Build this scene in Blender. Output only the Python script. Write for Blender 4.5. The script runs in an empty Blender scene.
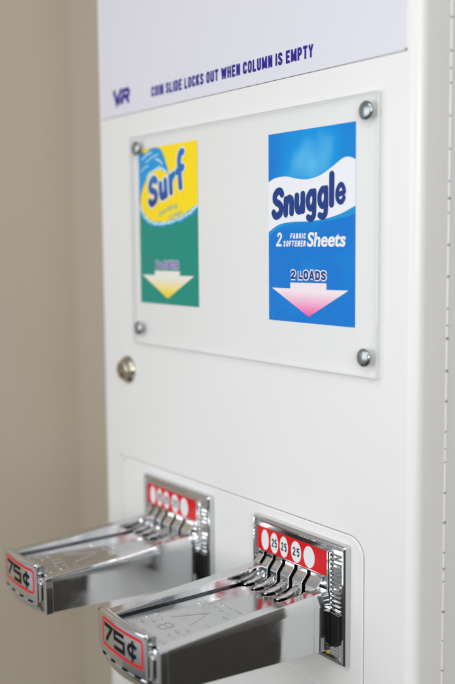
import bpy, bmesh, math, random
from mathutils import Vector, Matrix
random.seed(7)
MM = 0.001
S = bpy.context.scene
COL = S.collection

# ------------------------------------------------------------------ materials
def srgb(r, g, b):
    f = lambda c: (c/255/12.92) if c/255 <= 0.04045 else ((c/255+0.055)/1.055)**2.4
    return (f(r), f(g), f(b), 1)

def mat(name, color, rough=0.5, metal=0.0, smudge=None, bump=None, spec=0.5, coat=0.0, var=None):
    m = bpy.data.materials.new(name); m.use_nodes = True
    nt = m.node_tree; b = nt.nodes['Principled BSDF']
    b.inputs['Base Color'].default_value = color
    b.inputs['Roughness'].default_value = rough
    b.inputs['Metallic'].default_value = metal
    b.inputs['Specular IOR Level'].default_value = spec
    b.inputs['Coat Weight'].default_value = coat
    b.inputs['Coat Roughness'].default_value = 0.08
    tc = nt.nodes.new('ShaderNodeTexCoord')
    if var:   # (scale, amount): gentle surface mottling of the colour and gloss
        n = nt.nodes.new('ShaderNodeTexNoise'); n.inputs['Scale'].default_value = var[0]; n.inputs['Detail'].default_value = 5
        nt.links.new(tc.outputs['Object'], n.inputs['Vector'])
        mx = nt.nodes.new('ShaderNodeMix'); mx.data_type = 'RGBA'
        k = 1-var[1]
        mx.inputs['A'].default_value = (color[0]*k, color[1]*k, color[2]*k, 1)
        mx.inputs['B'].default_value = color
        nt.links.new(n.outputs['Fac'], mx.inputs['Factor'])
        nt.links.new(mx.outputs['Result'], b.inputs['Base Color'])
        mr = nt.nodes.new('ShaderNodeMapRange')
        lo, hi = smudge or (rough*0.8, min(1, rough*1.25)); mr.inputs['From Min'].default_value = 0.35; mr.inputs['From Max'].default_value = 0.7
        mr.inputs['To Min'].default_value = lo; mr.inputs['To Max'].default_value = hi
        nt.links.new(n.outputs['Fac'], mr.inputs['Value']); nt.links.new(mr.outputs['Result'], b.inputs['Roughness'])
    if bump:  # list of (scale, strength, distance mm)
        prev = None
        for sc, st, d in bump:
            n = nt.nodes.new('ShaderNodeTexNoise'); n.inputs['Scale'].default_value = sc; n.inputs['Detail'].default_value = 3
            nt.links.new(tc.outputs['Object'], n.inputs['Vector'])
            bp = nt.nodes.new('ShaderNodeBump'); bp.inputs['Strength'].default_value = st; bp.inputs['Distance'].default_value = d*MM
            nt.links.new(n.outputs['Fac'], bp.inputs['Height'])
            if prev: nt.links.new(prev.outputs['Normal'], bp.inputs['Normal'])
            prev = bp
        nt.links.new(prev.outputs['Normal'], b.inputs['Normal'])
    return m

M = {}
M['paint'] = mat('white_powder_coat', (0.80, 0.80, 0.79, 1), 0.38, bump=[(900, 0.10, 0.10), (60, 0.05, 0.6)], var=(9, 0.025))
M['header'] = mat('lilac_header_film', (0.72, 0.715, 0.785, 1), 0.33, bump=[(40, 0.05, 0.5)])
M['seam'] = mat('seam_shadow', (0.22, 0.22, 0.22, 1), 0.7)
M['darkgap'] = mat('dark_gap', (0.004, 0.004, 0.004, 1), 0.8, spec=0.0)
M['navy'] = mat('navy_ink', srgb(40, 30, 138), 0.45, spec=0.2)
M['chrome'] = mat('chrome', (0.68, 0.69, 0.70, 1), 0.07, 1.0, bump=[(35, 0.035, 0.8), (400, 0.03, 0.06)], var=(45, 0.08), smudge=(0.04, 0.17))
M['chrome_floor'] = mat('chrome_tray', (0.60, 0.605, 0.615, 1), 0.12, 1.0, bump=[(45, 0.05, 0.5), (700, 0.05, 0.05)], var=(70, 0.12), smudge=(0.07, 0.24))
M['satin'] = mat('satin_chrome', (0.56, 0.58, 0.60, 1), 0.22, 1.0, var=(120, 0.1))
M['gunmetal'] = mat('dark_plated_steel', (0.15, 0.16, 0.17, 1), 0.25, 1.0, bump=[(300, 0.1, 0.1)])
M['nickel'] = mat('nickel', (0.52, 0.46, 0.37, 1), 0.14, 1.0, var=(300, 0.15))  # lock metal; warm tint is the beige wall's reflection put into the colour
M['zinc'] = mat('zinc_plated_steel', (0.42, 0.45, 0.465, 1), 0.25, 1.0, bump=[(130, 0.5, 0.6), (500, 0.2, 0.1)], var=(400, 0.25))
M['red'] = mat('red_enamel', srgb(208, 12, 22), 0.35, spec=0.25)
M['labelwhite'] = mat('label_white', srgb(226, 228, 230), 0.35)
M['black'] = mat('black_ink', (0.006, 0.006, 0.007, 1), 0.5, spec=0.1)
M['beige'] = mat('beige_wall_paint', (0.60, 0.53, 0.44, 1), 0.5, bump=[(450, 0.25, 0.4), (25, 0.2, 2)], var=(3, 0.06))
M['white_ink'] = mat('white_ink', srgb(238, 240, 244), 0.35, spec=0.15)
M['snug_navy'] = mat('deep_blue_ink', srgb(28, 58, 130), 0.35, spec=0.15)
M['yellow_ink'] = mat('yellow_ink', srgb(255, 222, 0), 0.35, spec=0.15)
M['green_ink'] = mat('green_ink', srgb(0, 140, 124), 0.35, spec=0.15)
M['cyan_ink'] = mat('cyan_ink', srgb(20, 150, 215), 0.35, spec=0.15)
M['pale_cyan'] = mat('pale_cyan_ink', srgb(190, 232, 242), 0.35, spec=0.15)
M['aqua_text'] = mat('aqua_text_ink', srgb(80, 180, 170), 0.35, spec=0.15)
M['surf_blue'] = mat('surf_blue_ink', srgb(18, 96, 175), 0.35, spec=0.15)
M['surf_navy'] = mat('surf_navy_ink', srgb(28, 50, 130), 0.35, spec=0.15)
M['purple'] = mat('purple_ink', srgb(92, 72, 158), 0.35, spec=0.15)
M['lilac_ink'] = mat('lilac_ink', srgb(205, 200, 222), 0.35, spec=0.15)
M['dot_yellow'] = mat('yellow_dot_colour', srgb(200, 180, 40), 0.5)

def gradient_mat(name, z0, z1, stops):
    """printed ink blend: colour varies with height on the print (object space, mm)"""
    m = bpy.data.materials.new(name); m.use_nodes = True; nt = m.node_tree
    b = nt.nodes['Principled BSDF']; b.inputs['Roughness'].default_value = 0.35; b.inputs['Specular IOR Level'].default_value = 0.15
    tc = nt.nodes.new('ShaderNodeTexCoord'); sp = nt.nodes.new('ShaderNodeSeparateXYZ')
    mr = nt.nodes.new('ShaderNodeMapRange'); mr.inputs['From Min'].default_value = z0*MM; mr.inputs['From Max'].default_value = z1*MM
    cr = nt.nodes.new('ShaderNodeValToRGB')
    while len(cr.color_ramp.elements) < len(stops): cr.color_ramp.elements.new(0.5)
    for e, (p, c) in zip(cr.color_ramp.elements, stops): e.position = p; e.color = c
    nt.links.new(tc.outputs['Object'], sp.inputs[0]); nt.links.new(sp.outputs['Z'], mr.inputs['Value'])
    nt.links.new(mr.outputs['Result'], cr.inputs[0]); nt.links.new(cr.outputs[0], b.inputs['Base Color'])
    return m

def blue_print_mat():
    """softener pack print: deep blue with a pale burst printed in its upper middle"""
    m = bpy.data.materials.new('blue_pack_print'); m.use_nodes = True; nt = m.node_tree
    b = nt.nodes['Principled BSDF']; b.inputs['Roughness'].default_value = 0.35; b.inputs['Specular IOR Level'].default_value = 0.15
    tc = nt.nodes.new('ShaderNodeTexCoord')
    mp = nt.nodes.new('ShaderNodeMapping'); mp.inputs['Location'].default_value = (-0.0, 0, -0.108)
    ln = nt.nodes.new('ShaderNodeVectorMath'); ln.operation = 'LENGTH'
    mr = nt.nodes.new('ShaderNodeMapRange'); mr.inputs['From Min'].default_value = 0.0; mr.inputs['From Max'].default_value = 0.052
    wv = nt.nodes.new('ShaderNodeTexNoise'); wv.inputs['Scale'].default_value = 38; wv.inputs['Detail'].default_value = 1
    ad = nt.nodes.new('ShaderNodeMath'); ad.operation = 'MULTIPLY_ADD'; ad.inputs[1].default_value = 0.9; ad.inputs[2].default_value = -0.42
    sm = nt.nodes.new('ShaderNodeMath'); sm.operation = 'ADD'
    cr = nt.nodes.new('ShaderNodeValToRGB')
    st = [(0.0, srgb(95, 190, 235)), (0.45, srgb(0, 148, 222)), (1.0, srgb(0, 120, 208))]
    cr.color_ramp.elements.new(0.5)
    for e, (p, c) in zip(cr.color_ramp.elements, st): e.position = p; e.color = c
    L = nt.links.new
    L(tc.outputs['Object'], mp.inputs[0]); L(mp.outputs[0], ln.inputs[0]); L(ln.outputs['Value'], mr.inputs['Value'])
    L(tc.outputs['Object'], wv.inputs['Vector']); L(wv.outputs['Fac'], ad.inputs[0])
    L(mr.outputs['Result'], sm.inputs[0]); L(ad.outputs[0], sm.inputs[1]); L(sm.outputs[0], cr.inputs[0])
    L(cr.outputs[0], b.inputs['Base Color'])
    return m

def acrylic_mat(name, tint, gloss_only=True, body=0.0):
    m = bpy.data.materials.new(name); m.use_nodes = True; nt = m.node_tree
    nt.nodes.remove(nt.nodes['Principled BSDF']); out = nt.nodes['Material Output']
    tr = nt.nodes.new('ShaderNodeBsdfTransparent'); tr.inputs[0].default_value = tint
    gl = nt.nodes.new('ShaderNodeBsdfGlossy'); gl.inputs['Roughness'].default_value = 0.03
    lw = nt.nodes.new('ShaderNodeLayerWeight')      # Schlick reflectance, the same from both sides
    pw = nt.nodes.new('ShaderNodeMath'); pw.operation = 'POWER'; pw.inputs[1].default_value = 5
    fr = nt.nodes.new('ShaderNodeMath'); fr.operation = 'MULTIPLY_ADD'; fr.inputs[1].default_value = 0.96; fr.inputs[2].default_value = 0.022
    nt.links.new(lw.outputs['Facing'], pw.inputs[0]); nt.links.new(pw.outputs[0], fr.inputs[0])
    mx = nt.nodes.new('ShaderNodeMixShader')
    src = tr
    if body:
        df = nt.nodes.new('ShaderNodeBsdfDiffuse'); df.inputs[0].default_value = (0.80, 0.82, 0.82, 1)
        m2 = nt.nodes.new('ShaderNodeMixShader'); m2.inputs[0].default_value = body
        nt.links.new(tr.outputs[0], m2.inputs[1]); nt.links.new(df.outputs[0], m2.inputs[2]); src = m2
    nt.links.new(fr.outputs[0], mx.inputs[0]); nt.links.new(src.outputs[0], mx.inputs[1]); nt.links.new(gl.outputs[0], mx.inputs[2])
    nt.links.new(mx.outputs[0], out.inputs[0])
    return m
M['acrylic'] = acrylic_mat('clear_acrylic', (1, 1, 1, 1))
M['acrylic_back'] = mat('acrylic_rear', (1, 1, 1, 1), 0.5)
_n = M['acrylic_back'].node_tree; _t = _n.nodes.new('ShaderNodeBsdfTransparent'); _n.links.new(_t.outputs[0], _n.nodes['Material Output'].inputs[0])
M['acrylic_edge'] = acrylic_mat('acrylic_cut_edge', (0.80, 0.82, 0.82, 1), body=0.45)

# ------------------------------------------------------------------ helpers
def root(name, label, cat, loc, group=None):
    o = bpy.data.objects.new(name, None); COL.objects.link(o)
    o.empty_display_size = 0.02
    o.location = Vector(loc)*MM
    o['label'] = label; o['category'] = cat
    if group: o['group'] = group
    return o

ORG = {}   # world origin (mm) of each object
def link(name, me, m, parent, org, smooth=False, bevel=0.0, seg=2, label=None):
    """me is a bmesh in absolute mm; org is where the object's origin sits (mm)"""
    mesh = bpy.data.meshes.new(name)
    bmesh.ops.transform(me, matrix=Matrix.Translation(-Vector(org)), verts=me.verts)
    bmesh.ops.scale(me, vec=(MM, MM, MM), verts=me.verts)
    me.to_mesh(mesh); me.free()
    o = bpy.data.objects.new(name, mesh); COL.objects.link(o)
    for mm in (m if isinstance(m, (list, tuple)) else [m]): mesh.materials.append(mm)
    if smooth:
        for p in mesh.polygons: p.use_smooth = True
    if bevel:
        b = o.modifiers.new('bevel', 'BEVEL'); b.width = bevel*MM; b.segments = seg; b.limit_method = 'ANGLE'; b.angle_limit = math.radians(28)
        b.harden_normals = True
        for p in mesh.polygons: p.use_smooth = True
    if parent:
        o.parent = parent
        porg = ORG[parent.name]
        o.location = (Vector(org)-Vector(porg))*MM
    else:
        o.location = Vector(org)*MM
    ORG[o.name] = tuple(org)
    if label: o['label'] = label
    return o

def box(bm, x0, x1, y0, y1, z0, z1, mi=0):
    v = [bm.verts.new((x, y, z)) for x in (x0, x1) for y in (y0, y1) for z in (z0, z1)]
    fs = [(0,1,3,2),(4,6,7,5),(0,4,5,1),(2,3,7,6),(0,2,6,4),(1,5,7,3)]
    for f in fs: bm.faces.new([v[i] for i in f]).material_index = mi
    return bm

def loft(bm, rings, cap=True, mi=0, closed=True):
    """rings: lists of 3-D points with equal counts"""
    vs = [[bm.verts.new(p) for p in r] for r in rings]
    n = len(vs[0])
    for a, b in zip(vs[:-1], vs[1:]):
        for i in range(n if closed else n-1):
            j = (i+1) % n
            bm.faces.new((a[i], a[j], b[j], b[i])).material_index = mi
    if cap:
        bm.faces.new(vs[0]).material_index = mi; bm.faces.new(vs[-1][::-1]).material_index = mi
    return vs

def fixn(bm):
    bmesh.ops.recalc_face_normals(bm, faces=bm.faces); return bm

def rrect(x0, x1, z0, z1, r, n=6, corners=(1,1,1,1)):
    """rounded rectangle outline, (x,z), counter-clockwise from bottom-left; corners bl, br, tr, tl"""
    pts = []
    for k, (cx, cz, a) in enumerate(((x0, z0, 180), (x1, z0, 270), (x1, z1, 0), (x0, z1, 90))):
        rr = r if corners[k] else 0.01
        ox = cx + (rr if cx == x0 else -rr); oz = cz + (rr if cz == z0 else -rr)
        for i in range(n+1):
            t = math.radians(a + 90*i/n)
            pts.append((ox+rr*math.cos(t), oz+rr*math.sin(t)))
    return pts

def plate(bm, outline, y0, y1, mi=0, inset=0.0):
    """solid plate: outline in x,z between y0 (front) and y1 (back)"""
    f = [(x, y0, z) for x, z in outline]; b = [(x, y1, z) for x, z in outline]
    loft(bm, [f, b], mi=mi); return bm

def flat(bm, outline, y, mi=0):
    f = bm.faces.new([bm.verts.new((x, y, z)) for x, z in outline]); f.material_index = mi
    f.normal_update()
    if f.normal.y > 0: f.normal_flip()
    return bm

def stroke(bm, pts, w, y, closed=False, mi=0, rise=0.0):
    """a line of width w along (x,z) points with mitred joins; y is a number or a function of x"""
    fy = y if callable(y) else (lambda x: y)
    n = len(pts); L = []; R = []
    for i in range(n):
        p = Vector(pts[i])
        a = Vector(pts[i-1]) if (i > 0 or closed) else None
        b = Vector(pts[(i+1) % n]) if (i < n-1 or closed) else None
        d1 = (p-a).normalized() if a is not None else None
        d2 = (b-p).normalized() if b is not None else None
        if d1 is None: d1 = d2
        if d2 is None: d2 = d1
        t = (d1+d2).normalized(); nrm = Vector((-t.y, t.x)); n1 = Vector((-d1.y, d1.x))
        k = w/2/max(0.45, nrm.dot(n1))
        L.append(p+nrm*k); R.append(p-nrm*k)
    lv = [bm.verts.new((q.x, fy(q.x)-rise*i, q.y)) for i, q in enumerate(L)]; rv = [bm.verts.new((q.x, fy(q.x)-rise*i, q.y)) for i, q in enumerate(R)]
    for i in range(n if closed else n-1):
        j = (i+1) % n
        f = bm.faces.new((lv[i], rv[i], rv[j], lv[j])); f.material_index = mi
        f.normal_update()
        if f.normal.y > 0: f.normal_flip()
    return bm

def smooth_path(pts, k=8, closed=False):
    out = []; n = len(pts)
    rng = range(n if closed else n-1)
    for i in rng:
        p0 = Vector(pts[(i-1) % n] if (closed or i > 0) else pts[i]); p1 = Vector(pts[i]); p2 = Vector(pts[(i+1) % n])
        p3 = Vector(pts[(i+2) % n] if (closed or i+2 < n) else pts[(i+1) % n])
        for s in range(k):
            t = s/k
            q = 0.5*((2*p1)+(p2-p0)*t+(2*p0-5*p1+4*p2-p3)*t*t+(3*p1-p0-3*p2+p3)*t**3)
            out.append((q.x, q.y))
    if not closed: out.append(tuple(pts[-1]))
    return out

def text(bm, body, x, z, height, y, width=None, xs=1.0, bold=0.0, shear=0.0, rot=0.0, align='LEFT', mi=0, arc=None, space=1.0):
    """lettering; height is the cap height in mm, width (if given) fits the line; bold thickens the strokes"""
    cu = bpy.data.curves.new('t', 'FONT'); cu.body = body; cu.size = 1; cu.shear = shear; cu.offset = bold; cu.resolution_u = 4; cu.space_character = space
    ob = bpy.data.objects.new('t', cu); COL.objects.link(ob)
    dg = bpy.context.evaluated_depsgraph_get(); dg.update()
    me = bpy.data.meshes.new_from_object(ob.evaluated_get(dg))
    bpy.data.objects.remove(ob); bpy.data.curves.remove(cu)
    xsmin = min(v.co.x for v in me.vertices); xmax = max(v.co.x for v in me.vertices)
    sz = height/0.729
    sx = (width/(xmax-xsmin)) if width else sz*xs
    x_off = {'LEFT': xsmin, 'CENTER': (xsmin+xmax)/2, 'RIGHT': xmax}[align]
    c, s_ = math.cos(rot), math.sin(rot)
    par = list(range(len(me.vertices)))
    def find(a):
        while par[a] != a: par[a] = par[par[a]]; a = par[a]
        return a
    for e in me.edges: par[find(e.vertices[0])] = find(e.vertices[1])
    rk = {}
    for v in me.vertices: rk.setdefault(find(v.index), len(rk))
    nv = []
    for v in me.vertices:
        px, pz = (v.co.x-x_off)*sx, v.co.y*sz
        if arc: px, pz = arc(px, pz)
        px, pz = px*c-pz*s_, px*s_+pz*c
        nv.append(bm.verts.new((x+px, (y(x+px) if callable(y) else y)-0.012*(rk[find(v.index)] % 4), z+pz)))
    for p in me.polygons:
        try: f = bm.faces.new([nv[i] for i in p.vertices])
        except ValueError: continue
        f.material_index = mi; f.normal_update()
        if f.normal.y > 0: f.normal_flip()
    bpy.data.meshes.remove(me)
    return bm

def arc_pts(cx, cz, rx, rz, a0, a1, n=8):
    return [(cx+rx*math.cos(math.radians(a0+(a1-a0)*i/n)), cz+rz*math.sin(math.radians(a0+(a1-a0)*i/n))) for i in range(n+1)]

def cap_glyph(ch, w=0.46, h=0.095):
    """centre lines of a condensed capital, unit height; returns (width, [(points, closed)])"""
    l, r, b, t = h, w-h, h, 1-h; c = w/2; rr = min(c-h, 0.17)
    up = arc_pts(c, t-rr, c-h, rr, 180, 0); dn = arc_pts(c, b+rr, c-h, rr, 0, -180)
    stem = ([(l, 0), (l, 1)], False)
    bowl = lambda lo: [(l, t)]+arc_pts(r-rr, (t+lo)/2, rr, (t-lo)/2, 90, -90)+[(l, lo)]
    G = {
     'I': (2*h, [stem]), 'L': (w*.9, [([(l, 1), (l, b), (w*.9, b)], False)]),
     'E': (w*.94, [([(w*.94, t), (l, t), (l, b), (w*.94, b)], False), ([(l, .5), (w*.86, .5)], False)]),
     'F': (w*.9, [([(w*.9, t), (l, t), (l, 0)], False), ([(l, .5), (w*.82, .5)], False)]),
     'N': (w, [stem, ([(r, 0), (r, 1)], False), ([(l, .98), (r, .02)], False)]),
     'H': (w, [stem, ([(r, 0), (r, 1)], False), ([(l, .5), (r, .5)], False)]),
     'K': (w, [stem, ([(r+.02, 1), (l+.03, .42)], False), ([(c-.04, .6), (r+.03, 0)], False)]),
     'T': (w, [([(0, t), (w, t)], False), ([(c, t), (c, 0)], False)]),
     'M': (w*1.3, [stem, ([(w*1.3-h, 0), (w*1.3-h, 1)], False), ([(l*.9, 1), (w*.66, .1)], False), ([(w*1.3-h*.9, 1), (w*.64, .1)], False)]),
     'W': (w*1.5, [([(h*.8, 1), (w*.42, 0)], False), ([(w*.75, .92), (w*.40, 0)], False), ([(w*.75, .92), (w*1.10, 0)], False), ([(w*1.5-h*.8, 1), (w*1.08, 0)], False)]),
     'Y': (w, [([(h*.7, 1), (c, .44), (w-h*.7, 1)], False), ([(c, .46), (c, 0)], False)]),
     'A': (w*1.05, [([(h*.8, 0), (w*.47, .93), (w*.58, .93), (w*1.05-h*.8, 0)], False), ([(w*.22, .27), (w*.83, .27)], False)]),
     'P': (w, [stem, (bowl(.46), False)]), 'R': (w, [stem, (bowl(.47), False), ([(c, .47), (r+.02, 0)], False)]),
     'B': (w, [stem, (bowl(.52), False), ([(l, .52)]+arc_pts(r-rr, (.52+b)/2, rr, (.52-b)/2, 90, -90)+[(l, b)], False)]),
     'D': (w, [([(l, t)]+arc_pts(r-rr*1.1, t-rr*1.1, rr*1.1, rr*1.1, 90, 0)+arc_pts(r-rr*1.1, b+rr*1.1, rr*1.1, rr*1.1, 0, -90)+[(l, b)], True)]),
     'O': (w, [(up+dn, True)]), 'U': (w, [([(r, 1)]+dn+[(l, 1)], False)]),
     'C': (w, [([(r, .64), (r, t-rr)]+up[::-1][1:]+dn[::-1]+[(r, .36)], False)]),
     'S': (w, [(smooth_path([(r, .70), (r-.02, .82), (c, t), (l+.02, .83), (l+.01, .67), (c, .5), (r, .34), (r-.02, .17), (c, b), (l+.02, .17), (l, .31)], 4), False)]),
     '2': (w, [(smooth_path([(l, .70), (l+.03, .84), (c, t), (r-.02, .82), (r, .66), (c+.02, .42), (l, .12)], 4), False), ([(0, b), (w, b)], False)]),
     '5': (w, [([(w-.02, t), (l+.02, t), (l, .5)], False), (smooth_path([(l, .50), (c, .62), (r-.02, .53), (r, .34), (r-.03, .16), (c, b), (l, .2)], 4), False)]),
    }
    return G[ch]

LOW = {   # heavy rounded lower-case forms and S
 'S': (.62, [[(.55,.76),(.46,.86),(.30,.88),(.16,.80),(.13,.66),(.24,.55),(.42,.46),(.52,.34),(.48,.19),(.33,.12),(.17,.13),(.07,.24)]]),
 'n': (.58, [[(.12,.12),(.12,.55)], [(.12,.38),(.2,.52),(.33,.56),(.44,.5),(.46,.36),(.46,.12)]]),
 'u': (.58, [[(.12,.56),(.12,.30),(.17,.16),(.28,.12),(.40,.19),(.46,.32)], [(.46,.56),(.46,.12)]]),
 'g': (.58, [[(.46,.42),(.38,.54),(.26,.56),(.14,.46),(.11,.34),(.15,.2),(.27,.12),(.38,.15),(.46,.26)], [(.46,.56),(.46,.02),(.41,-.12),(.28,-.17),(.13,-.12)]]),
 'l': (.24, [[(.12,.88),(.12,.12)]]),
 'e': (.56, [[(.13,.33),(.45,.35),(.44,.46),(.36,.55),(.26,.56),(.15,.47),(.11,.34),(.15,.2),(.27,.12),(.38,.13),(.46,.21)]]),
 'r': (.42, [[(.12,.12),(.12,.56)], [(.12,.36),(.2,.50),(.34,.56)]]),
 'f': (.46, [[(.48,.97),(.36,.98),(.25,.88),(.22,.72),(.22,.10)], [(.06,.56),(.42,.58)]]),
}
def glyph_line(bm, body, x, z, height, y, width, weight, gap=0.12, shear=0.0, rot=0.0, align='LEFT', forms='cap', arc=None, mi=0, gw=0.46):
    """one line of drawn lettering: every stroke sits a hair in front of the one before it"""
    run = []; cx = 0
    for ch in body:
        if ch == ' ': cx += 0.30; continue
        if forms == 'cap': w_, st = cap_glyph(ch, gw)
        else: w_, st = LOW[ch][0], [(smooth_path(q, 5) if len(q) > 2 else q, False) for q in LOW[ch][1]]
        for pts, cl in st: run.append(([(cx+px, pz) for px, pz in pts], cl, {'e': .66, 'g': .86}.get(ch, 1)))
        cx += w_+gap
    tot = cx-gap; sx = width/tot
    off = {'LEFT': 0, 'CENTER': tot/2, 'RIGHT': tot}[align]
    c, s_ = math.cos(rot), math.sin(rot); k = 0
    def put(p):
        px, pz = (p[0]-off)*sx+p[1]*height*shear, p[1]*height
        if arc: px, pz = arc(px, pz)
        return (x+px*c-pz*s_, z+px*s_+pz*c)
    wt = weight
    for pts, cl, wk in run:
        weight = wt*wk
        q = [put(p) for p in pts]; yy = y-0.012*(k % 6); k += 1
        stroke(bm, q, weight, yy, closed=cl, mi=mi, rise=0.0 if cl else 0.002)
        if forms != 'cap':
            for e in (q[0], q[-1]):
                flat(bm, [(e[0]+weight/2*math.cos(i*math.pi/8), e[1]+weight/2*math.sin(i*math.pi/8)) for i in range(16)], yy-0.004, mi=mi)
    return bm

def lathe(bm, prof, cx, cz, seg=40, mi=0, ybase=0):
    """prof: (radius, y) from the back edge to the front centre, around the Y axis"""
    rings = []
    for r, y in prof:
        rings.append([(cx+r*math.cos(2*math.pi*i/seg), ybase+y, cz+r*math.sin(2*math.pi*i/seg)) for i in range(seg)])
    vs = [[bm.verts.new(p) for p in r] for r in rings]
    for a, b in zip(vs[:-1], vs[1:]):
        for i in range(seg):
            j = (i+1) % seg
            bm.faces.new((a[i], a[j], b[j], b[i])).material_index = mi
    bm.faces.new(vs[-1]).material_index = mi
    return fixn(bm)

FACE = 4.4       # y of the machine's front face (mm); the acrylic's front is y = 0

# ------------------------------------------------------------------ setting: walls
bm = bmesh.new(); box(bm, -452, 380, 172, 260, -1400, 1400)
w = link('wall', fixn(bm), M['beige'], None, (0, 172, 0)); w['kind'] = 'structure'
bm = bmesh.new()
# adjoining wall, meeting the back wall in a plain inner corner
box(bm, -560, -452, -470, 172, -1400, 1400)
w = link('side_wall', fixn(bm), M['beige'], None, (-452, 0, 0)); w['kind'] = 'structure'
# ------------------------------------------------------------------ the dispenser
vm = root('vending_machine', 'tall white metal soap vending machine with rounded front edges standing before a beige wall', 'vending machine', (132.5, 100, -420))
ORG[vm.name] = (132.5, 100, -420)
XL, XR, RAD, YH = -66, 331, 8.0, 31.2
def shell(r, y1):
    pts = [(XL, y1)]
    for i in range(9):
        t = math.radians(180+90*i/8); pts.append((XL+r+r*math.cos(t), FACE+r+r*math.sin(t)))
    for i in range(9):
        t = math.radians(270+90*i/8); pts.append((XR-r+r*math.cos(t), FACE+r+r*math.sin(t)))
    pts.append((XR, y1)); return pts
bm = bmesh.new(); o_ = shell(RAD, YH)
loft(bm, [[(x, y, -420) for x, y in o_], [(x, y, 430) for x, y in o_]])
door = link('door', fixn(bm), M['paint'], vm, (132.5, YH, 0))
for p in door.data.polygons:
    if abs(p.normal.z) < 0.5: p.use_smooth = True
md = door.modifiers.new('es', 'EDGE_SPLIT'); md.split_angle = math.radians(35)
bm = bmesh.new(); box(bm, XL+0.6, XR-0.6, YH+1.6, 171.5, -420, 430)
link('cabinet_body', fixn(bm), M['paint'], vm, (132.5, 90, 0), bevel=0.6)
# piano hinge: knuckles along the rear edge of the door
bm = bmesh.new(); z = -420; k = 0
pat = [19.5, 19.5, 19.5, 8.5, 10.5]
while z < 428:
    ln = pat[k % 5]; k += 1
    seg = 10; r = 0.95
    rings = [[(XR-0.1+r*math.cos(2*math.pi*i/seg)*0.8, YH+0.8+r*math.sin(2*math.pi*i/seg), zz) for i in range(seg)] for zz in (z+0.55, z+ln-0.55)]
    loft(bm, rings); z += ln
hb = bm
bm = bmesh.new(); z = -420; k = 0
while z < 428:
    z += pat[k % 5]; k += 1
    q = random.uniform(0.5, 1.1); zz0 = z+random.uniform(-0.5, 0.5)
    def bead(b, z_, s, out): loft(b, [[(XR+out+0.75*s*math.cos(2*math.pi*i/10)*0.9, YH+0.7+0.9*s*math.sin(2*math.pi*i/10), zz) for i in range(10)] for zz in (z_-0.8*s, z_+0.8*s)])
    bead(bm, zz0, q, 0.3)
    if random.random() < 0.6: bead(hb, zz0-1.3*q, random.uniform(0.6, 1.0), 0.4)
hg = link('piano_hinge', fixn(hb), M['paint'], vm, (XR, YH, 0), smooth=False)
link('hinge_gap', fixn(bm), M['seam'], hg, (XR, YH, 0))

# header film with the printed line and the maker's mark
bm = bmesh.new(); plate(bm, rrect(-55, 320.5, 199.2, 424, 2.0, corners=(1, 1, 1, 1)), FACE-0.35, FACE-0.02)
hd = link('header_panel', fixn(bm), M['header'], vm, (132.5, FACE, 310))
bm = bmesh.new(); stroke(bm, [(-57, 198.9), (319, 198.9), (320.6, 199.4)], 0.55, FACE-0.04)
lathe(bm, [(1.0, -0.0), (0.8, -0.5), (0.2, -0.7)], 320.6, 199.6, 12, ybase=FACE-0.02)
link('header_seam', bm, M['seam'], hd, (132.5, FACE, 199))
bm = bmesh.new()
glyph_line(bm, 'COIN SLIDE LOCKS OUT WHEN COLUMN IS EMPTY', 31.5, 208.4, 8.4, FACE-0.42, 205.5, 2.0, gap=0.13, gw=0.5)
link('lettering', bm, M['navy'], hd, (132.5, FACE, 212))
bm = bmesh.new(); yl = FACE-0.42
stroke(bm, [(-32.5, 222), (-27.2, 210.2), (-19.0, 222)], 4.4, yl)
stroke(bm, [(-17.8, 208.6), (-15.2, 220.0), (-7.0, 220.0), (-5.6, 217.4), (-7.6, 214.8), (-14.6, 214.8)], 3.6, yl-0.03)
stroke(bm, [(-11.0, 214.6), (-6.2, 208.6)], 3.8, yl-0.06)
stroke(bm, [(-23.5, 208.6), (-18.4, 214.5)], 2.6, yl-0.09)
link('logo', bm, M['navy'], hd, (-18, FACE, 215))

# lower panel round the coin slides
bm = bmesh.new(); ol = rrect(-31.4, 287.2, -420, -107.8, 13, 8)
f = [(x, FACE-0.7, z) for x, z in rrect(-30.6, 286.4, -419.2, -108.6, 12.4, 8)]
m_ = [(x, FACE-0.35, z) for x, z in ol]; b_ = [(x, FACE+1, z) for x, z in ol]
loft(bm, [f, m_, b_])
lp = link('lower_panel', fixn(bm), M['paint'], vm, (128, FACE, -264))
bm = bmesh.new(); stroke(bm, rrect(-31.9, 287.7, -420.5, -107.3, 13.4, 8), 0.6, FACE-0.05, closed=True)
lathe(bm, [(1.1, 0), (0.9, -0.5), (0.2, -0.7)], -32.2, -107.4, 12, ybase=FACE-0.03)
link('panel_seam', bm, M['seam'], lp, (128, FACE, -107))
bm = bmesh.new(); plate(bm, rrect(-20, 252, -223.2, -222.0, 0.4, 3), FACE-1.3, FACE-0.5)
link('panel_ledge', fixn(bm), M['paint'], lp, (128, FACE, -222), bevel=0.2)

# lock
LX, LZ = -17.0, -26.2
bm = bmesh.new(); lathe(bm, [(12.6, 0), (12.6, -0.8), (11.6, -2.4), (10.2, -3.6), (9.2, -3.7), (8.9, -3.2), (8.6, -3.2), (8.6, -6.6), (8.1, -7.2), (5.0, -7.3), (4.8, -6.6), (3.2, -6.6), (3.0, -7.2), (0.3, -7.25)], LX, LZ, 48, ybase=FACE-0.02)
lk = link('lock', bm, M['nickel'], vm, (LX, FACE, LZ), smooth=True)
lk.modifiers.new('es', 'EDGE_SPLIT').split_angle = math.radians(50)
bm = bmesh.new(); box(bm, LX-0.8, LX+0.8, FACE-7.5, FACE-7.0, LZ-6.5, LZ-3.2)
link('keyway', fixn(bm), M['darkgap'], lk, (LX, FACE-7, LZ))

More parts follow.
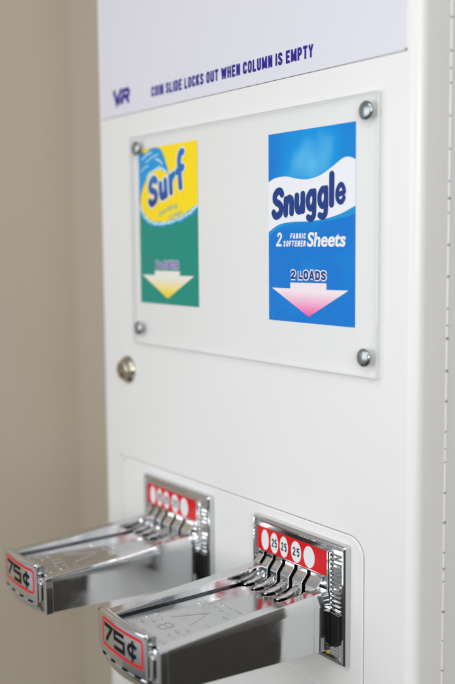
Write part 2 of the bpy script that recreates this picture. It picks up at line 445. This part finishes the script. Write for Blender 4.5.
# ------------------------------------------------------------------ acrylic cover with four dome screws
W, H = 301.9, 178.0
ac = root('acrylic_cover', 'clear acrylic sheet screwed over the two product stickers on the white door', 'cover panel', (W/2, FACE, H/2))
ORG[ac.name] = (W/2, FACE, H/2)
bm = bmesh.new(); A0, A1 = 0.0, 3.55
f = [(x, A0, z) for x, z in rrect(0.4, W-0.4, 0.4, H-0.4, 0.6, 2)]
f2 = [(x, A0+0.4, z) for x, z in rrect(0, W, 0, H, 0.8, 2)]
b2 = [(x, A1, z) for x, z in rrect(0, W, 0, H, 0.8, 2)]
vs = loft(bm, [f, f2, b2], mi=1)
bm.faces.ensure_lookup_table()
for fc in bm.faces:
    if len(fc.verts) > 4: fc.material_index = 0 if fc.calc_center_median().y < 1 else 2
link('sheet', fixn(bm), [M['acrylic'], M['acrylic_edge'], M['acrylic_back']], ac, (W/2, 1.8, H/2))
def screw(x, z):
    bm = bmesh.new(); prof = [(5.9, -0.02), (5.9, -0.6)]
    for i in range(1, 9):
        t = i/8*math.radians(86); prof.append((5.9*math.cos(t)+0.02, -0.5-2.1*math.sin(t)))
    lathe(bm, prof, x, z, 40)
    return bm
sc = link('screw', screw(291.6, 167.2), M['zinc'], ac, (291.6, 0, 167.2), smooth=True)
# shanks pass through to the door
bm = bmesh.new(); lathe(bm, [(2.0, 4.3), (2.0, 0.1)], 291.6, 167.2, 16)
sh = link('shank', bm, M['zinc'], sc, (291.6, 0, 167.2))
for x, z in ((291.0, 13.2), (11.0, 167.6), (10.4, 13.3)):
    c = sc.copy(); COL.objects.link(c); c.parent = ac; c.location = (Vector((x, 0, z))-Vector(ORG[ac.name]))*MM
    c.rotation_euler = (0, random.uniform(0, 6), 0)
    d = sh.copy(); COL.objects.link(d); d.parent = c

# ------------------------------------------------------------------ product stickers on the door behind the acrylic
STK = 'product stickers behind the acrylic'
YB = FACE-0.05
x0, x1, z0, z1 = 188.6, 278.0, 31.2, 162.3
so = (233.3, FACE, 31.2)
sn = root('product_sticker', 'blue fabric softener sticker with a white swoosh and a pink tipped arrow', 'sticker', so, STK)
ORG[sn.name] = so
bm = bmesh.new(); plate(bm, rrect(x0, x1, z0, z1, 0.3, 1), YB-0.1, YB)
blue = link('sheet', fixn(bm), blue_print_mat(), sn, so)
top = [(188.6, 129), (196, 131.5), (208, 132), (220, 129.8), (232, 128.8), (245, 131), (257, 136), (266, 140.2), (272, 140.6), (278, 138.6)]
bot = [(188.6, 94), (200, 98.8), (215, 100.6), (232, 100.6), (250, 102), (265, 105), (278, 109.5)]
bm = bmesh.new()
tp, bt = smooth_path(top, 6), smooth_path(bot, 6)
flat(bm, bt+tp[::-1], YB-0.16)
# a paler printed echo along the lower edge of the band
link('swoosh', bm, M['white_ink'], sn, (233, YB, 115))
bm = bmesh.new()
e1 = smooth_path([(188.6, 93.6), (200, 98.4), (215, 100.2), (232, 100.2), (250, 101.6), (265, 104.6), (278, 109)], 6)
e2 = smooth_path([(188.6, 90.5), (200, 96.6), (215, 99.4), (232, 99.8), (250, 100.4), (265, 102), (278, 104.5)], 6)
flat(bm, e2+e1[::-1], YB-0.13)
link('swoosh_shade', bm, M['cyan_ink'], sn, (233, YB, 98))
bm = bmesh.new()
up = math.radians(5.9)
def swell(px, pz): return px, pz*(1.0+0.16*math.sin(min(1, max(0, px/78))*math.pi*0.5))
glyph_line(bm, 'Snuggle', 193.0, 102.0, 21.4, YB-0.2, 76.5, 5.25, gap=0.05, shear=0.13, rot=up, arc=swell, forms='low')
link('brand_lettering', bm, M['snug_navy'], sn, (233, YB, 113))
bm = bmesh.new()
glyph_line(bm, '2', 196.8, 83.6, 10.0, YB-0.2, 6.2, 1.7, shear=0.14)
glyph_line(bm, 'FABRIC', 212.6, 89.0, 3.6, YB-0.2, 16.6, 0.86, gap=0.16, shear=0.16)
glyph_line(bm, 'SOFTENER', 205.0, 83.6, 4.0, YB-0.2, 24.0, 0.92, gap=0.16, shear=0.16)
text(bm, 'Sheets', 230.6, 83.8, 9.6, YB-0.2, width=38.5, bold=0.03, shear=0.14)
link('product_lettering', bm, M['white_ink'], sn, (233, YB, 88))
bm = bmesh.new()
glyph_line(bm, '2 LOADS', 231.6, 61.3, 5.6, YB-0.13, 36.6, 3.1, gap=0.13, align='CENTER', gw=0.6)
link('loads_outline', bm, M['white_ink'], sn, (231, YB, 64))
bm = bmesh.new()
glyph_line(bm, '2 LOADS', 231.6, 61.3, 5.6, YB-0.23, 36.6, 1.5, gap=0.13, align='CENTER', gw=0.6)
link('loads_lettering', bm, M['snug_navy'], sn, (231, YB, 64))
bm = bmesh.new()
flat(bm, [(212.7, 58.6), (212.7, 54.5), (192.2, 54.4), (232.4, 35.6), (272.0, 55.0), (250.4, 54.7), (250.4, 59.0)], YB-0.18)
pk = gradient_mat('pink_arrow_print', 35.6, 58.6, [(0, srgb(238, 88, 165)), (0.22, srgb(242, 140, 190)), (0.75, srgb(246, 232, 236))])
ar = link('arrow', bm, pk, sn, (232, YB, 0))

# green and yellow soap sticker
x0, x1, z0, z1 = 8.2, 98.5, 35.6, 167.0
so = (53.3, FACE, 35.6)
sf = root('product_sticker', 'green and yellow laundry soap sticker with a breaking blue wave', 'sticker', so, STK)
ORG[sf.name] = so
bm = bmesh.new(); plate(bm, rrect(x0, x1, z0, z1, 0.3, 1), YB-0.1, YB)
link('sheet', fixn(bm), M['green_ink'], sf, so)
# yellow field, its lower edge a round sweep of foam
yb = smooth_path([(8.2, 128), (10.5, 118), (17, 110), (27, 105), (40, 103.4), (54, 104), (70, 106.5), (84, 110.5), (98.5, 117)], 6)
bm = bmesh.new(); flat(bm, yb+[(98.5, 167), (8.2, 167)], YB-0.16)
link('yellow_field', bm, M['yellow_ink'], sf, (53, YB, 135))
def foam(line, amp, y, m, name, par, both=False):
    bm = bmesh.new(); a = []; b = []
    for i, (x, z) in enumerate(line):
        t = Vector(line[min(i+1, len(line)-1)])-Vector(line[max(i-1, 0)]); t.normalize(); n = Vector((-t.y, t.x))
        j = amp*(0.45+0.9*random.random()); j2 = (amp*0.4*(0.3+random.random()))
        a.append(Vector((x, z))-n*j); b.append(Vector((x, z))+n*j2)
    cl = lambda v: (min(98.5, max(8.2, v.x)), min(167, max(35.6, v.y)))
    for i in range(len(line)-1):
        q = [cl(a[i]), cl(a[i+1]), cl(b[i+1]), cl(b[i])]
        try: flat(bm, q, y)
        except ValueError: pass
    return link(name, bm, m, par, (53, YB, 110))
foam(yb, 3.4, YB-0.18, M['cyan_ink'], 'foam_edge', sf)
foam(yb, 1.7, YB-0.2, M['pale_cyan'], 'foam_spray', sf)
wave = [(8.2, 163.5), (14, 164.5), (20, 163), (27, 166), (35, 166.6), (43, 165), (49, 159), (53.5, 150.5), (56, 146), (53, 143.6), (50, 147), (46.5, 146), (43, 149), (38, 148.5), (31, 147), (23, 142.5), (16.5, 136), (12, 129), (9.6, 121), (8.2, 117)]
wv = smooth_path(wave, 5)
bm = bmesh.new(); flat(bm, [(min(98.5, max(8.2, x)), min(167, z)) for x, z in wv], YB-0.2)
link('wave', bm, M['cyan_ink'], sf, (30, YB, 150))
foam(smooth_path([(54, 145), (49, 146.5), (43, 148.8), (36, 148), (29, 146), (22, 141.5)], 5), 2.0, YB-0.23, M['pale_cyan'], 'wave_crest', sf)
bm = bmesh.new()
for a, b, w_ in (((14, 158), (30, 163), 1.4), ((20, 155), (40, 160.5), 1.0), ((36, 157), (47, 152), 1.6), ((12, 148), (24, 152), 1.0)):
    stroke(bm, [a, ((a[0]+b[0])/2, (a[1]+b[1])/2+1.2), b], w_, YB-0.23-0.001*w_)
link('wave_streaks', bm, M['pale_cyan'], sf, (30, YB, 155))
rs = math.radians(15)
def grow(px, pz): return px, pz*(0.92+0.22*px/56)
bm = bmesh.new(); glyph_line(bm, 'Surf', 24.8, 115.8, 25.5, YB-0.26, 57, 8.2, gap=0.1, shear=0.2, rot=rs, arc=grow, forms='low')
link('brand_outline', bm, M['white_ink'], sf, (50, YB, 133))
bm = bmesh.new(); glyph_line(bm, 'Surf', 24.8, 115.8, 25.5, YB-0.36, 57, 6.0, gap=0.1, shear=0.2, rot=rs, arc=grow, forms='low')
gb = gradient_mat('blue_brand_print', -14, 12, [(0, srgb(30, 46, 125)), (0.8, srgb(12, 112, 190))])
link('brand_lettering', bm, gb, sf, (50, YB, 133))
bm = bmesh.new()
text(bm, 'sparkling', 39.5, 109.6, 4.6, YB-0.22, width=31, bold=0.01, shear=0.2, rot=rs*0.85)
text(bm, 'ocean', 56.0, 106.2, 4.6, YB-0.22, width=21, bold=0.01, shear=0.2, rot=rs*0.8)
link('product_lettering', bm, M['aqua_text'], sf, (50, YB, 108))
bm = bmesh.new(); glyph_line(bm, '2 LOADS', 51.2, 66.0, 5.6, YB-0.13, 35.6, 3.1, gap=0.13, align='CENTER', gw=0.6)
link('loads_outline', bm, M['lilac_ink'], sf, (50, YB, 68))
bm = bmesh.new(); glyph_line(bm, '2 LOADS', 51.2, 66.0, 5.6, YB-0.23, 35.6, 1.3, gap=0.13, align='CENTER', gw=0.6)
link('loads_lettering', bm, M['purple'], sf, (50, YB, 68))
bm = bmesh.new()
flat(bm, [(31.8, 63.6), (31.8, 59.9), (11.6, 59.8), (52, 40.6), (92, 60.2), (71, 60.0), (71, 63.8)], YB-0.18)
yl_ = gradient_mat('yellow_arrow_print', 40.6, 63.6, [(0, srgb(245, 200, 10)), (0.25, srgb(246, 220, 90)), (0.75, srgb(238, 234, 226))])
link('arrow', bm, yl_, sf, (52, YB, 0))

# ------------------------------------------------------------------ coin slides
def build_slide():
    so = (221.4, FACE-0.7, -155.0)
    r = root('coin_slide', 'chrome coin slide mounted below the blue softener sticker', 'coin slide', so, 'coin slides on the lower panel')
    ORG[r.name] = so
    L = lambda name, bm, m, par=None, **k: link(name, bm, m, par or r, so, **k)
    PX0, PX1, PZ0, PZ1 = 175.4, 275.8, -197.5, -114.2
    YP = -0.2
    # mounting plate with a raised bevelled rim
    bm = bmesh.new()
    def ring(i, y, rad): return [(x, y, z) for x, z in rrect(PX0+i, PX1-i, PZ0+i, PZ1-i, rad, 3)]
    loft(bm, [ring(0, FACE-0.75, 1.2), ring(0.2, -0.6, 1.2), ring(1.0, -1.9, 1.0), ring(2.6, -2.1, 0.8), ring(4.4, YP, 0.5)])
    L('mounting_plate', fixn(bm), M['chrome'], bevel=0.25)
    # ribbed strips beside the price label
    bm = bmesh.new()
    for xa, xb in ((262.2, 270.6),):
        for k in range(13):
            z = -122.6-k*3.2
            pr = [(YP+0.1, z+0.62), (YP-0.8, z+0.5), (YP-1.15, z), (YP-0.8, z-0.5), (YP+0.1, z-0.62)]
            loft(bm, [[(xa, y, zz) for y, zz in pr], [(xb, y, zz) for y, zz in pr]])
    L('ribbed_strip', fixn(bm), M['satin'], bevel=0.12)
    bm = bmesh.new()
    for k in range(9):
        z = -122.6-k*2.6
        pr = [(-1.0, z+0.7), (-2.5, z+0.45), (-2.5, z-0.45), (-1.0, z-0.7)]
        loft(bm, [[(176.8, y, zz) for y, zz in pr], [(179.9, y, zz) for y, zz in pr]])
    L('ribbed_strip', fixn(bm), M['satin'], bevel=0.12)
    bm = bmesh.new()
    for x in (258.6, 261.0):
        loft(bm, [[(x-0.8, YP+0.1, z), (x-0.6, YP-1.7, z), (x+0.6, YP-1.7, z), (x+0.8, YP+0.1, z)] for z in (-121.0, -161.5)])
    L('edge_bead', fixn(bm), M['chrome'], bevel=0.3)
    # dark cover at the lower right with thin dark grid lines below it
    bm = bmesh.new()
    plate(bm, [(256.0, -190), (256.0, -163.4), (262, -162.0), (270.2, -163.0), (270.2, -181), (267, -185)], -2.2, YP+0.1)
    L('cover_plate', fixn(bm), M['gunmetal'], bevel=0.6, seg=3)
    bm = bmesh.new()
    for z in (-187.2, -189.6, -192): stroke(bm, [(258, z), (271, z)], 0.35, YP-0.05)
    for x in (261, 264.5, 268): stroke(bm, [(x, -185.5), (x, -193)], 0.3, YP-0.08)
    L('grid_lines', bm, M['seam'])
    bm = bmesh.new(); lathe(bm, [(1.7, 0), (1.6, -0.7), (0.6, -1.2)], 257.4, -192.0, 14, ybase=YP)  # small raised yellow dot
    L('yellow_dot', bm, M['dot_yellow'], smooth=True)
    # red coin label
    bm = bmesh.new()
    plate(bm, rrect(180.2, 256.6, -139.6, -122.2, 0.8, 3), -0.75, YP+0.1)
    lab = L('coin_label', fixn(bm), M['red'], bevel=0.15)
    cx = (189.2, 200.0, 211.0, 224.6, 238.6)
    bm = bmesh.new()
    for k, x in enumerate(cx):
        rx = (4.3, 4.4, 4.6, 5.6, 5.9)[k]
        flat(bm, [(x+rx*math.cos(t*math.pi/20), -131.0+7.7*math.sin(t*math.pi/20)) for t in range(40)], -0.82)
    L('coin_disc_print', bm, M['labelwhite'], lab)
    bm = bmesh.new()
    for k in (1, 2, 3):
        glyph_line(bm, '25', cx[k], -134.2, 6.4, -0.87, (5.8, 6.2, 7.6)[k-1], 1.05, gap=0.16, align='CENTER')
    L('denomination', bm, M['black'], lab)
    # slotted coin guide: stepped bars with gaps for five upright coins
    prof = [(-1.1, -140.4), (-1.1, -143.0), (-5.6, -148.0), (-6.0, -148.9), (-6.1, -154.6)]+smooth_path([(-6.1, -154.6), (-7.6, -156.9), (-12, -158.0), (-16.5, -158.4)], 4)[1:]
    back = [(-16.5, -160.2), (0.3, -160.2), (0.3, -140.4)]
    edges = [181.8]+sum([[x-1.9, x+1.9] for x in cx], [])+[252.6]
    bm = bmesh.new()
    for a, b in zip(edges[0::2], edges[1::2]):
        loft(bm, [[(a, y, z) for y, z in prof+back], [(b, y, z) for y, z in prof+back]])
    L('coin_guide', fixn(bm), M['chrome'], bevel=0.35)
    bm = bmesh.new()
    dk = [(y+1.7 if i > 1 else -0.4, z-1.0 if i > 1 else z) for i, (y, z) in enumerate(prof) if y > -12]
    loft(bm, [[(x, y, z) for y, z in dk+[(-14, -160.1), (2.3, -160.1)]] for x in (182, 252.4)])
    L('slot_backing', fixn(bm), M['darkgap'])
    # fingers running out over the tray
    bm = bmesh.new(); bk = bmesh.new()
    for k, (a, b) in enumerate(zip(edges[2:-1:2], edges[3::2])):
        c = (a+b)/2; w_ = min(5.4, (b-a)*0.62)/2
        if k == 4: c = a+3.2
        rings = []
        for y, z, s in ((-6.5, -153.0, 0.7), (-9.0, -154.6, 0.9), (-12.5, -156.4, 0.95), (-17, -157.4, 0.9), (-21, -157.8, 0.72), (-23.6, -158.1, 0.42), (-24.6, -158.4, 0.12)):
            rings.append([(c+w_*s*math.cos(t*math.pi/6), y, z+1.5*s*math.sin(t*math.pi/6)) for t in range(12)])
        loft(bm, rings)
        flat_pts = [(c-w_-1.2, -15), (c+w_+1.2, -15), (c+w_+0.8, -22), (c+0.6, -26.5), (c-w_-0.6, -24)]
        f = bk.faces.new([bk.verts.new((x, y, -158.85)) for x, y in flat_pts]); f.normal_update()
        if f.normal.z < 0: f.normal_flip()
    L('coin_finger', fixn(bm), M['chrome'], smooth=True)
    L('finger_slot', bk, M['darkgap'])
    # side rails
    Y0, Y1 = -133.5, -2.3
    def rail(sgn):
        c = 221.4; bm = bmesh.new(); rings = []
        for k in range(9):
            t = k/8; y = Y0+(Y1-Y0)*t
            zt = -156.0+8.0*t; zb = -182.6-6.4*t; fb = zt-1.6-7.6*t
            ow = 40.0+1.1*t; P = [(ow, zb), (ow, fb-0.35), (ow-0.03, fb+0.15), (39.6-0.9*t, zt), (30.6+1.0*t, zt-0.1), (30.0, zt-0.9), (30.0, -157.7), (36.5, -157.7), (36.5, zb)]
            rings.append([(c+sgn*dx, y, z) for dx, z in P])
        loft(bm, rings); return fixn(bm)
    L('side_rail', rail(1), M['chrome'], bevel=0.45, seg=3)
    L('side_rail', rail(-1), M['chrome'], bevel=0.45, seg=3)
    bm = bmesh.new()
    loft(bm, [[(185.2, y, z) for y, z in ((Y0, -181.9), (Y1, -188.2), (Y1, -186.5), (Y0, -180.2))], [(257.6, y, z) for y, z in ((Y0, -181.9), (Y1, -188.2), (Y1, -186.5), (Y0, -180.2))]])
    L('underside', fixn(bm), M['gunmetal'])
    # tray floor with worn raised marks
    bm = bmesh.new(); box(bm, 185.2, 257.6, -133, -3, -161, -159)
    tf = L('tray_floor', fixn(bm), M['chrome_floor'])
    bm = bmesh.new()
    def ridge(a, b, w_=0.6, h=0.2):
        d = Vector((b[0]-a[0], b[1]-a[1])); l = d.length; d.normalize(); n = Vector((-d.y, d.x))*w_/2
        A, B = Vector(a), Vector(b)
        ps = [(A+n), (B+n), (B-n), (A-n)]
        v = [bm.verts.new((q.x, q.y, -159.02)) for q in ps]; q_ = [bm.verts.new(((q*0.5+0.5*((A+B)/2 if False else (A if i in (0, 3) else B))).x, (q*0.5+0.5*(A if i in (0, 3) else B)).y, -159+h)) for i, q in enumerate(ps)]
        bm.faces.new(q_)
        for i in range(4): bm.faces.new((v[i], v[(i+1) % 4], q_[(i+1) % 4], q_[i]))
    # an arrow outline pointing to the plate, and short worn rows
    for a, b in zip([(212, -97), (222, -74)], [(222, -74), (232, -97)]): ridge(a, b, 0.9, 0.3)
    for a, b in zip([(219, -113), (226, -113), (226, -104), (219, -104)], [(226, -113), (226, -104), (219, -104), (219, -113)]): ridge(a, b, 0.8, 0.3)
    ridge((219, -108.5), (226, -108.5), 0.8, 0.3); ridge((203, -70), (209, -70), 0.8, 0.3); ridge((232, -70), (238, -70), 0.8, 0.3)
    rnd = random.Random(3)
    for (xa, xb, y) in ((198, 214, -118), (199, 213, -111.5), (200, 212, -105), (199, 210, -88), (232, 249, -116), (232, 249, -109.5), (236, 249, -103), (236, 250, -88), (214, 231, -66), (205, 240, -59), (202, 246, -125)):
        x = xa
        while x < xb:
            hgt = rnd.uniform(2.2, 3.2); wd = rnd.uniform(1.2, 2.0)
            for _ in range(4):
                p = (x+rnd.uniform(0, wd), y+rnd.uniform(0, hgt)); q = (x+rnd.uniform(0, wd), y+rnd.uniform(0, hgt))
                if (Vector(p)-Vector(q)).length > 0.8: ridge(p, q, 0.5, 0.2)
            x += wd+0.9
    L('raised_marks', fixn(bm), M['satin'], tf)
    # front pull: convex face with rolled lip
    cxk = 219.0
    fy = lambda x: -139.4+4.4*((x-cxk)/40.0)**2
    bm = bmesh.new(); rings = []
    N = 34
    for k in range(N+1):
        x = 181.3+(249.6-181.3)*k/N
        e = max(0, (193-x)/11.7); eR = max(0, (x-246)/3.6)
        zt = -150.2-1.0*max(0, (205-x)/24)**2-2.2*e**2.5
        zb = -191.2+15.5*max(0, (203-x)/22)**2.3+5.0*max(0, (x-215)/45)**1.5
        y = fy(x)
        s = min(1.0, (zb+178)/(-13)) if zb < -178 else 0.02
        zg = max(-179.4, zb+2) if zb > -181 else -179.4
        P = [(y+5, zt-1.2), (y+3.6, zt-0.25), (y+2.4, zt), (y+1.0, zt-0.35), (y+0.2, zt-1.2), (y, zt-2.6), (y, (zt+zg)/2), (y, zg+1), (y+0.15, zg+0.1), (y+0.7, zg-0.2), (y+0.3, zg-0.8),
             (y+0.2, zg-1.6*s), (y+1.0, zg+(zb-zg)*0.45), (y+3.0, zg+(zb-zg)*0.75), (y+6.0, zg+(zb-zg)*0.95), (y+9.5, zb), (y+9.5, zb+1.5), (y+5, zg+(zb-zg)*0.3)]
        rings.append([(x, a, b) for a, b in P])
    loft(bm, rings)
    pf = L('front_pull', fixn(bm), M['chrome'], smooth=True)
    pf.modifiers.new('es', 'EDGE_SPLIT').split_angle = math.radians(48)
    # lip continuing under the right-hand end
    bm = bmesh.new(); rings = []
    for k in range(5):
        x = 249.4+(260.9-249.4)*k/4; y = fy(x)+0.4
        zb = -188.0+4.6*k/4
        P = [(y, -177.5), (y+0.2, -180), (y+1.2, zb+3), (y+4, zb+0.8), (y+8, zb), (y+8, -177.5)]
        rings.append([(x, a, b) for a, b in P])
    loft(bm, rings); L('front_lip', fixn(bm), M['chrome'], smooth=False, bevel=0.3)
    # notch, bead and end flange at the right of the face
    bm = bmesh.new(); box(bm, 249.2, 261.0, -134.6, -131.5, -181, -160.0)
    L('face_backing', fixn(bm), M['chrome'], bevel=0.3)
    bm = bmesh.new()
    plate(bm, rrect(250.0, 254.6, -177.0, -160.6, 2.2, 5), -137.6, -134.5)
    L('face_bead', fixn(bm), M['chrome'], bevel=0.9, seg=4)
    bm = bmesh.new()
    plate(bm, rrect(256.2, 261.5, -184.0, -155.8, 1.2, 3), -136.4, -131.0)
    L('end_flange', fixn(bm), M['chrome'], bevel=0.7, seg=3)
    bm = bmesh.new()
    plate(bm, rrect(246.4, 249.8, -181, -149.4, 1.5, 4), -138.4, -134.8)
    L('face_bead', fixn(bm), M['chrome'], bevel=0.9, seg=4)
    bm = bmesh.new()
    lathe(bm, [(0.2, 1.6), (1.4, 1.2), (1.9, 0), (1.5, -1.2), (0.3, -1.9)], 247.6, -150.0, 16, ybase=-137.6)
    L('knob', bm, M['chrome'], smooth=True)
    # dashes pierced along the groove
    bm = bmesh.new()
    for a, b in ((190, 195), (204, 209.5), (219.5, 225.5), (234, 240)):
        stroke(bm, [(a+(b-a)*i/4, -179.6) for i in range(5)], 1.5, lambda x: fy(x)-0.12)
    L('pierced_slot', bm, M['darkgap'], pf)
    # price label: red border and black figures on the bright metal
    py = lambda x: fy(x)-0.06
    bm = bmesh.new()
    ol = rrect(191.6, 242.6, -172.6, -155.4, 2.4, 4)
    dense = []
    for i in range(len(ol)):
        a, b = Vector(ol[i]), Vector(ol[(i+1) % len(ol)]); n = max(1, int((b-a).length/3))
        dense += [tuple(a.lerp(b, j/n)) for j in range(n)]
    stroke(bm, dense, 2.0, py, closed=True)
    pl = L('price_label', bm, M['red'], pf)
    bm = bmesh.new()
    def U(u, v): return (191.6+51.0*u, -155.4-17.2*v)
    def den(pts):
        out = []
        for a, b in zip(pts[:-1], pts[1:]):
            a, b = Vector(a), Vector(b); n = max(1, int((b-a).length/2.5)); out += [tuple(a.lerp(b, j/n)) for j in range(n)]
        return out+[tuple(pts[-1])]
    py2 = lambda x: fy(x)-0.1
    wS = 2.75
    stroke(bm, den([U(.055, .2), U(.285, .2), U(.11, .80)]), wS, py2)
    stroke(bm, den([U(.60, .2), U(.365, .2), U(.365, .46), U(.60, .46), U(.60, .80), U(.35, .80)]), wS, py2)
    th = [math.radians(a) for a in range(35, 330, 15)]
    stroke(bm, [U(.80+.095*math.cos(t), .52-.20*math.sin(t)) for t in th], wS, py2)
    stroke(bm, den([U(.80, .14), U(.80, .92)]), 2.0, lambda x: fy(x)-0.14)
    L('price_figures', bm, M['black'], pl)
    return r
slide = build_slide()

def copy_tree(o, parent=None):
    c = o.copy(); COL.objects.link(c); c.parent = parent
    for ch in [q for q in bpy.data.objects if q.parent == o]: copy_tree(ch, c)
    return c
s2 = copy_tree(slide)
s2.location.x -= 158.2*MM
s2['label'] = 'chrome coin slide mounted below the green and yellow soap sticker, nearer the beige wall'

# ------------------------------------------------------------------ light
wd = bpy.data.worlds.new('World'); S.world = wd; wd.use_nodes = True
nt = wd.node_tree; bg = nt.nodes['Background']
tc = nt.nodes.new('ShaderNodeTexCoord'); sp = nt.nodes.new('ShaderNodeSeparateXYZ')
mr = nt.nodes.new('ShaderNodeMapRange'); mr.inputs['From Min'].default_value = -1; mr.inputs['From Max'].default_value = 1
def ramp(stops):
    cr = nt.nodes.new('ShaderNodeValToRGB')
    while len(cr.color_ramp.elements) < len(stops): cr.color_ramp.elements.new(0.5)
    for e, (p, c) in zip(cr.color_ramp.elements, stops): e.position = p; e.color = (*c, 1)
    nt.links.new(mr.outputs['Result'], cr.inputs[0]); return cr
# the room behind the camera (cool grey, mid bright) and the dim side beyond the dispenser
room = ramp([(0.0, (0.08, 0.075, 0.07)), (0.24, (0.16, 0.16, 0.155)), (0.33, (0.74, 0.75, 0.76)), (0.44, (0.62, 0.66, 0.70)), (0.52, (0.52, 0.54, 0.56)), (0.75, (0.56, 0.57, 0.585)), (1.0, (0.66, 0.67, 0.685))])
dim = ramp([(0.0, (0.06, 0.055, 0.048)), (0.30, (0.075, 0.07, 0.06)), (0.43, (0.13, 0.12, 0.105)), (0.47, (0.16, 0.15, 0.13)), (0.56, (0.40, 0.39, 0.37)), (0.75, (0.56, 0.57, 0.585)), (1.0, (0.66, 0.67, 0.685))])
sd = nt.nodes.new('ShaderNodeMapRange'); sd.inputs['From Min'].default_value = -0.1; sd.inputs['From Max'].default_value = 0.45
mx = nt.nodes.new('ShaderNodeMix'); mx.data_type = 'RGBA'
nt.links.new(tc.outputs['Generated'], sp.inputs[0]); nt.links.new(sp.outputs['Z'], mr.inputs['Value'])
nt.links.new(sp.outputs['X'], sd.inputs['Value']); nt.links.new(sd.outputs['Result'], mx.inputs['Factor'])
nt.links.new(room.outputs[0], mx.inputs['A']); nt.links.new(dim.outputs[0], mx.inputs['B'])
nt.links.new(mx.outputs['Result'], bg.inputs['Color'])
bg.inputs['Strength'].default_value = 0.66

def area(name, loc, target, sx, sy, power, color=(1, 1, 1)):
    l = bpy.data.lights.new(name, 'AREA'); l.shape = 'RECTANGLE'; l.size = sx; l.size_y = sy; l.energy = power; l.color = color
    o = bpy.data.objects.new(name, l); COL.objects.link(o); o.location = loc
    d = Vector(target)-Vector(loc); o.rotation_euler = d.to_track_quat('-Z', 'Y').to_euler()
    return o
area('ceiling_lamp', (0.75, -0.95, 1.05), (0.15, 0, 0.0), 1.2, 0.35, 5.0, (0.97, 0.985, 1.0))
area('front_key', (0.02, -0.80, 0.12), (0.12, 0, 0.03), 0.8, 0.6, 2.9, (0.94, 0.97, 1.0))  # unseen key light, added so brightness falls off towards top and bottom
area('side_fill', (1.35, -0.75, 0.22), (0.33, 0, 0.03), 0.7, 0.6, 10.0, (1.0, 0.985, 0.97))  # unseen fill light, added to brighten the machine's right side

# ------------------------------------------------------------------ camera (a 50 mm lens on a full-frame body held upright)
cam = bpy.data.cameras.new('camera'); co = bpy.data.objects.new('camera', cam); COL.objects.link(co)
yaw, pitch, roll = (math.radians(a) for a in (54.26236124, 5.92702113, -0.49601186))
fw = Vector((-math.sin(yaw)*math.cos(pitch), math.cos(yaw)*math.cos(pitch), -math.sin(pitch)))
r_ = Vector((math.cos(yaw), math.sin(yaw), 0)); u_ = r_.cross(fw)
r2 = r_*math.cos(roll)+u_*math.sin(roll); u2 = -r_*math.sin(roll)+u_*math.cos(roll)
mw = Matrix((r2, u2, -fw)).transposed().to_4x4()
mw.translation = Vector((726.247, -419.829, 86.162))*MM
co.matrix_world = mw
cam.sensor_fit = 'VERTICAL'; cam.sensor_height = 36; cam.sensor_width = 24; cam.lens = 50
cam.clip_start = 0.01; cam.clip_end = 50
cam.dof.use_dof = True
cam.dof.focus_distance = (Vector((235, -2, -110))*MM-mw.translation).dot(fw)-0.004
cam.dof.aperture_fstop = 3.6; cam.dof.aperture_blades = 9
S.camera = co
S.view_settings.view_transform = 'Standard'; S.view_settings.look = 'None'
S.view_settings.gamma = 1; S.view_settings.use_curve_mapping = False; S.view_settings.exposure = 0
S.cycles.max_bounces = 10; S.cycles.transparent_max_bounces = 12; S.cycles.glossy_bounces = 6
S.cycles.use_denoising = True
